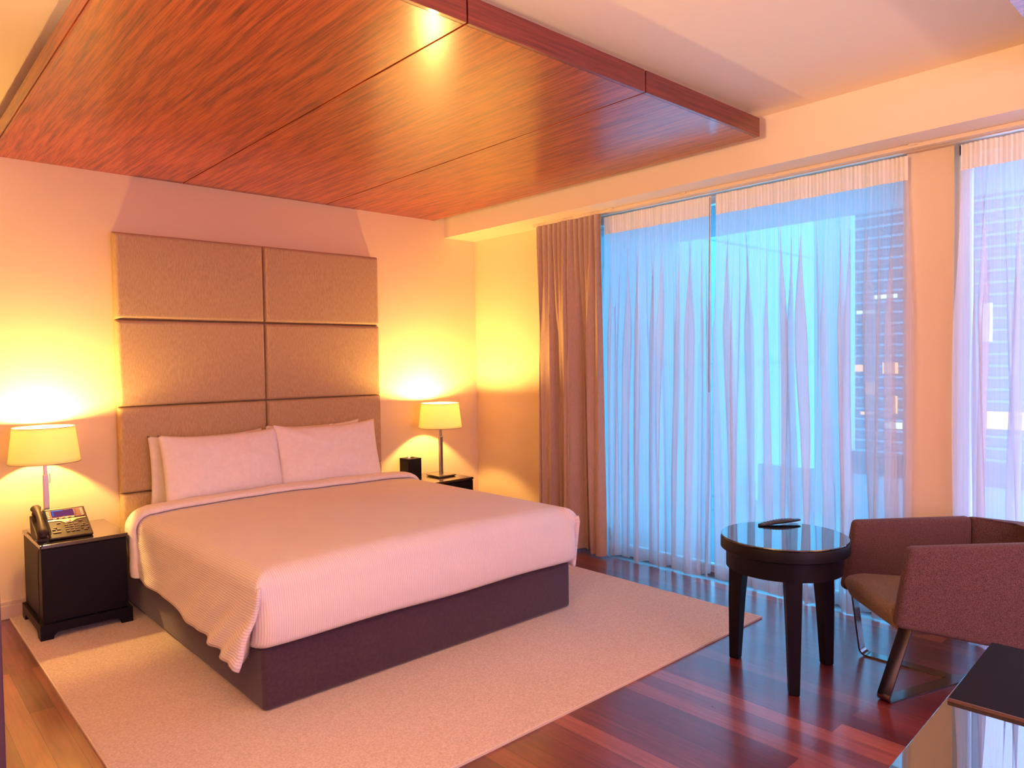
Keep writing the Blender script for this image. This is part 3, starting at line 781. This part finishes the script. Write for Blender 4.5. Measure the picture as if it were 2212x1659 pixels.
# flat-bar sled: two front legs bent at the floor, meeting in a V at the back
inv = Matrix.Rotation(-ca, 3, 'Z')
def loc_(x, y, z): v = inv @ Vector((x + .835, y + 3.85, 0)); return Vector((v.x, v.y, z))
apex = loc_(-.60, -4.14, .004)
def bar(foot, top, name):
    f_ = Vector(foot); run = (apex - f_); run.z = 0; run.normalize(); side = Vector((-run.y, run.x, 0)); wd = .030; th = .008
    up = (Vector(top) - f_).normalized(); path = []; R0 = .022
    path.append((Vector(top), up)); 
    a0 = f_ + up * (R0 * 1.6); b0 = f_ + run * (R0 * 1.6)
    line = [Vector(top), a0]
    for k in range(1, 8):
        t = k / 8; line.append((1 - t) ** 2 * a0 + 2 * t * (1 - t) * f_ + t * t * b0)
    line += [b0, apex + run * .03]
    m = MB(); prev = None
    for i, p in enumerate(line):
        d = (line[min(i + 1, len(line) - 1)] - line[max(i - 1, 0)]).normalized(); nrm = side.cross(d).normalized()
        rg_ = [m.bm.verts.new(p + side * a * wd + nrm * b * th / 2) for a, b in ((-1, -1), (1, -1), (1, 1), (-1, 1))]
        if prev:
            for k in range(4): m.bm.faces.new([prev[k], prev[(k + 1) % 4], rg_[(k + 1) % 4], rg_[k]])
        else: m.bm.faces.new(rg_[::-1])
        prev = rg_
    m.bm.faces.new(prev)
    return m.build('leg', M['dark_steel'], ch)
F1 = loc_(-.605, -3.715, .0045); F2 = loc_(-1.075, -3.985, .0045)
bar(F2, Vector((-AW + .035, .0 - .03, .335)), 'l'); bar(F1, Vector((AW - .035, -.03, .335)), 'r')
m = MB(); ap = apex; bk = Vector((0, -.60, .0045))
w_ = .03
pts = [ap + Vector((0, .02, 0)), Vector((ap.x * .5, -.50, .0045)), Vector((0, -.66, .0045)), Vector((0, -.70, .02)), Vector((0, -.71, .26))]
prev = None
for i, p in enumerate(pts):
    d = (pts[min(i + 1, len(pts) - 1)] - pts[max(i - 1, 0)]).normalized(); sd = Vector((1, 0, 0)); nrm = sd.cross(d).normalized()
    rg_ = [m.bm.verts.new(p + sd * a * .03 + nrm * b * .004) for a, b in ((-1, -1), (1, -1), (1, 1), (-1, 1))]
    if prev:
        for k in range(4): m.bm.faces.new([prev[k], prev[(k + 1) % 4], rg_[(k + 1) % 4], rg_[k]])
    else: m.bm.faces.new(rg_[::-1])
    prev = rg_
m.bm.faces.new(prev); m.build('rear_post', M['dark_steel'], ch)

# ------------------------------------------------------------------ desk and folder
DZ = .75
dk = empty('glass_desk', (-3.0, -5.0, 0), 'desk with a dark mirror-glass top at the lower right edge of the photo', 'desk')
plc(MB().prism([(-3.55, -4.728, DZ - .014), (-3.55, -5.45, DZ - .014), (-2.175, -5.45, DZ - .014), (-2.185, -4.663, DZ - .014)], (0, 0, .014), .0015).build('desk_top', M['desk_glass'], dk), dk)
for x in (-3.40, -2.29):
    for y in (-4.86, -5.35): plc(MB().box((x - .02, y - .02, 0), (x + .02, y + .02, DZ - .0145), .002).build('leg', M['dark_steel'], dk), dk)
fo = empty('leather_folder', (-2.39, -4.9, DZ), 'flat black leather folder lying on the far end of the glass desk', 'folder')
plc(MB().prism([(-2.597, -4.689, DZ + .0005), (-2.575, -5.20, DZ + .0005), (-2.165, -5.18, DZ + .0005), (-2.187, -4.666, DZ + .0005)], (0, 0, .007), .0015).build('cover', M['leather'], fo), fo)
plc(MB().prism([(-2.600, -4.689, DZ + .0003), (-2.578, -5.20, DZ + .0003), (-2.575, -5.20, DZ + .0003), (-2.597, -4.689, DZ + .0003)], (0, 0, .0072)).build('edge_strip', M['leather_edge'], fo), fo)
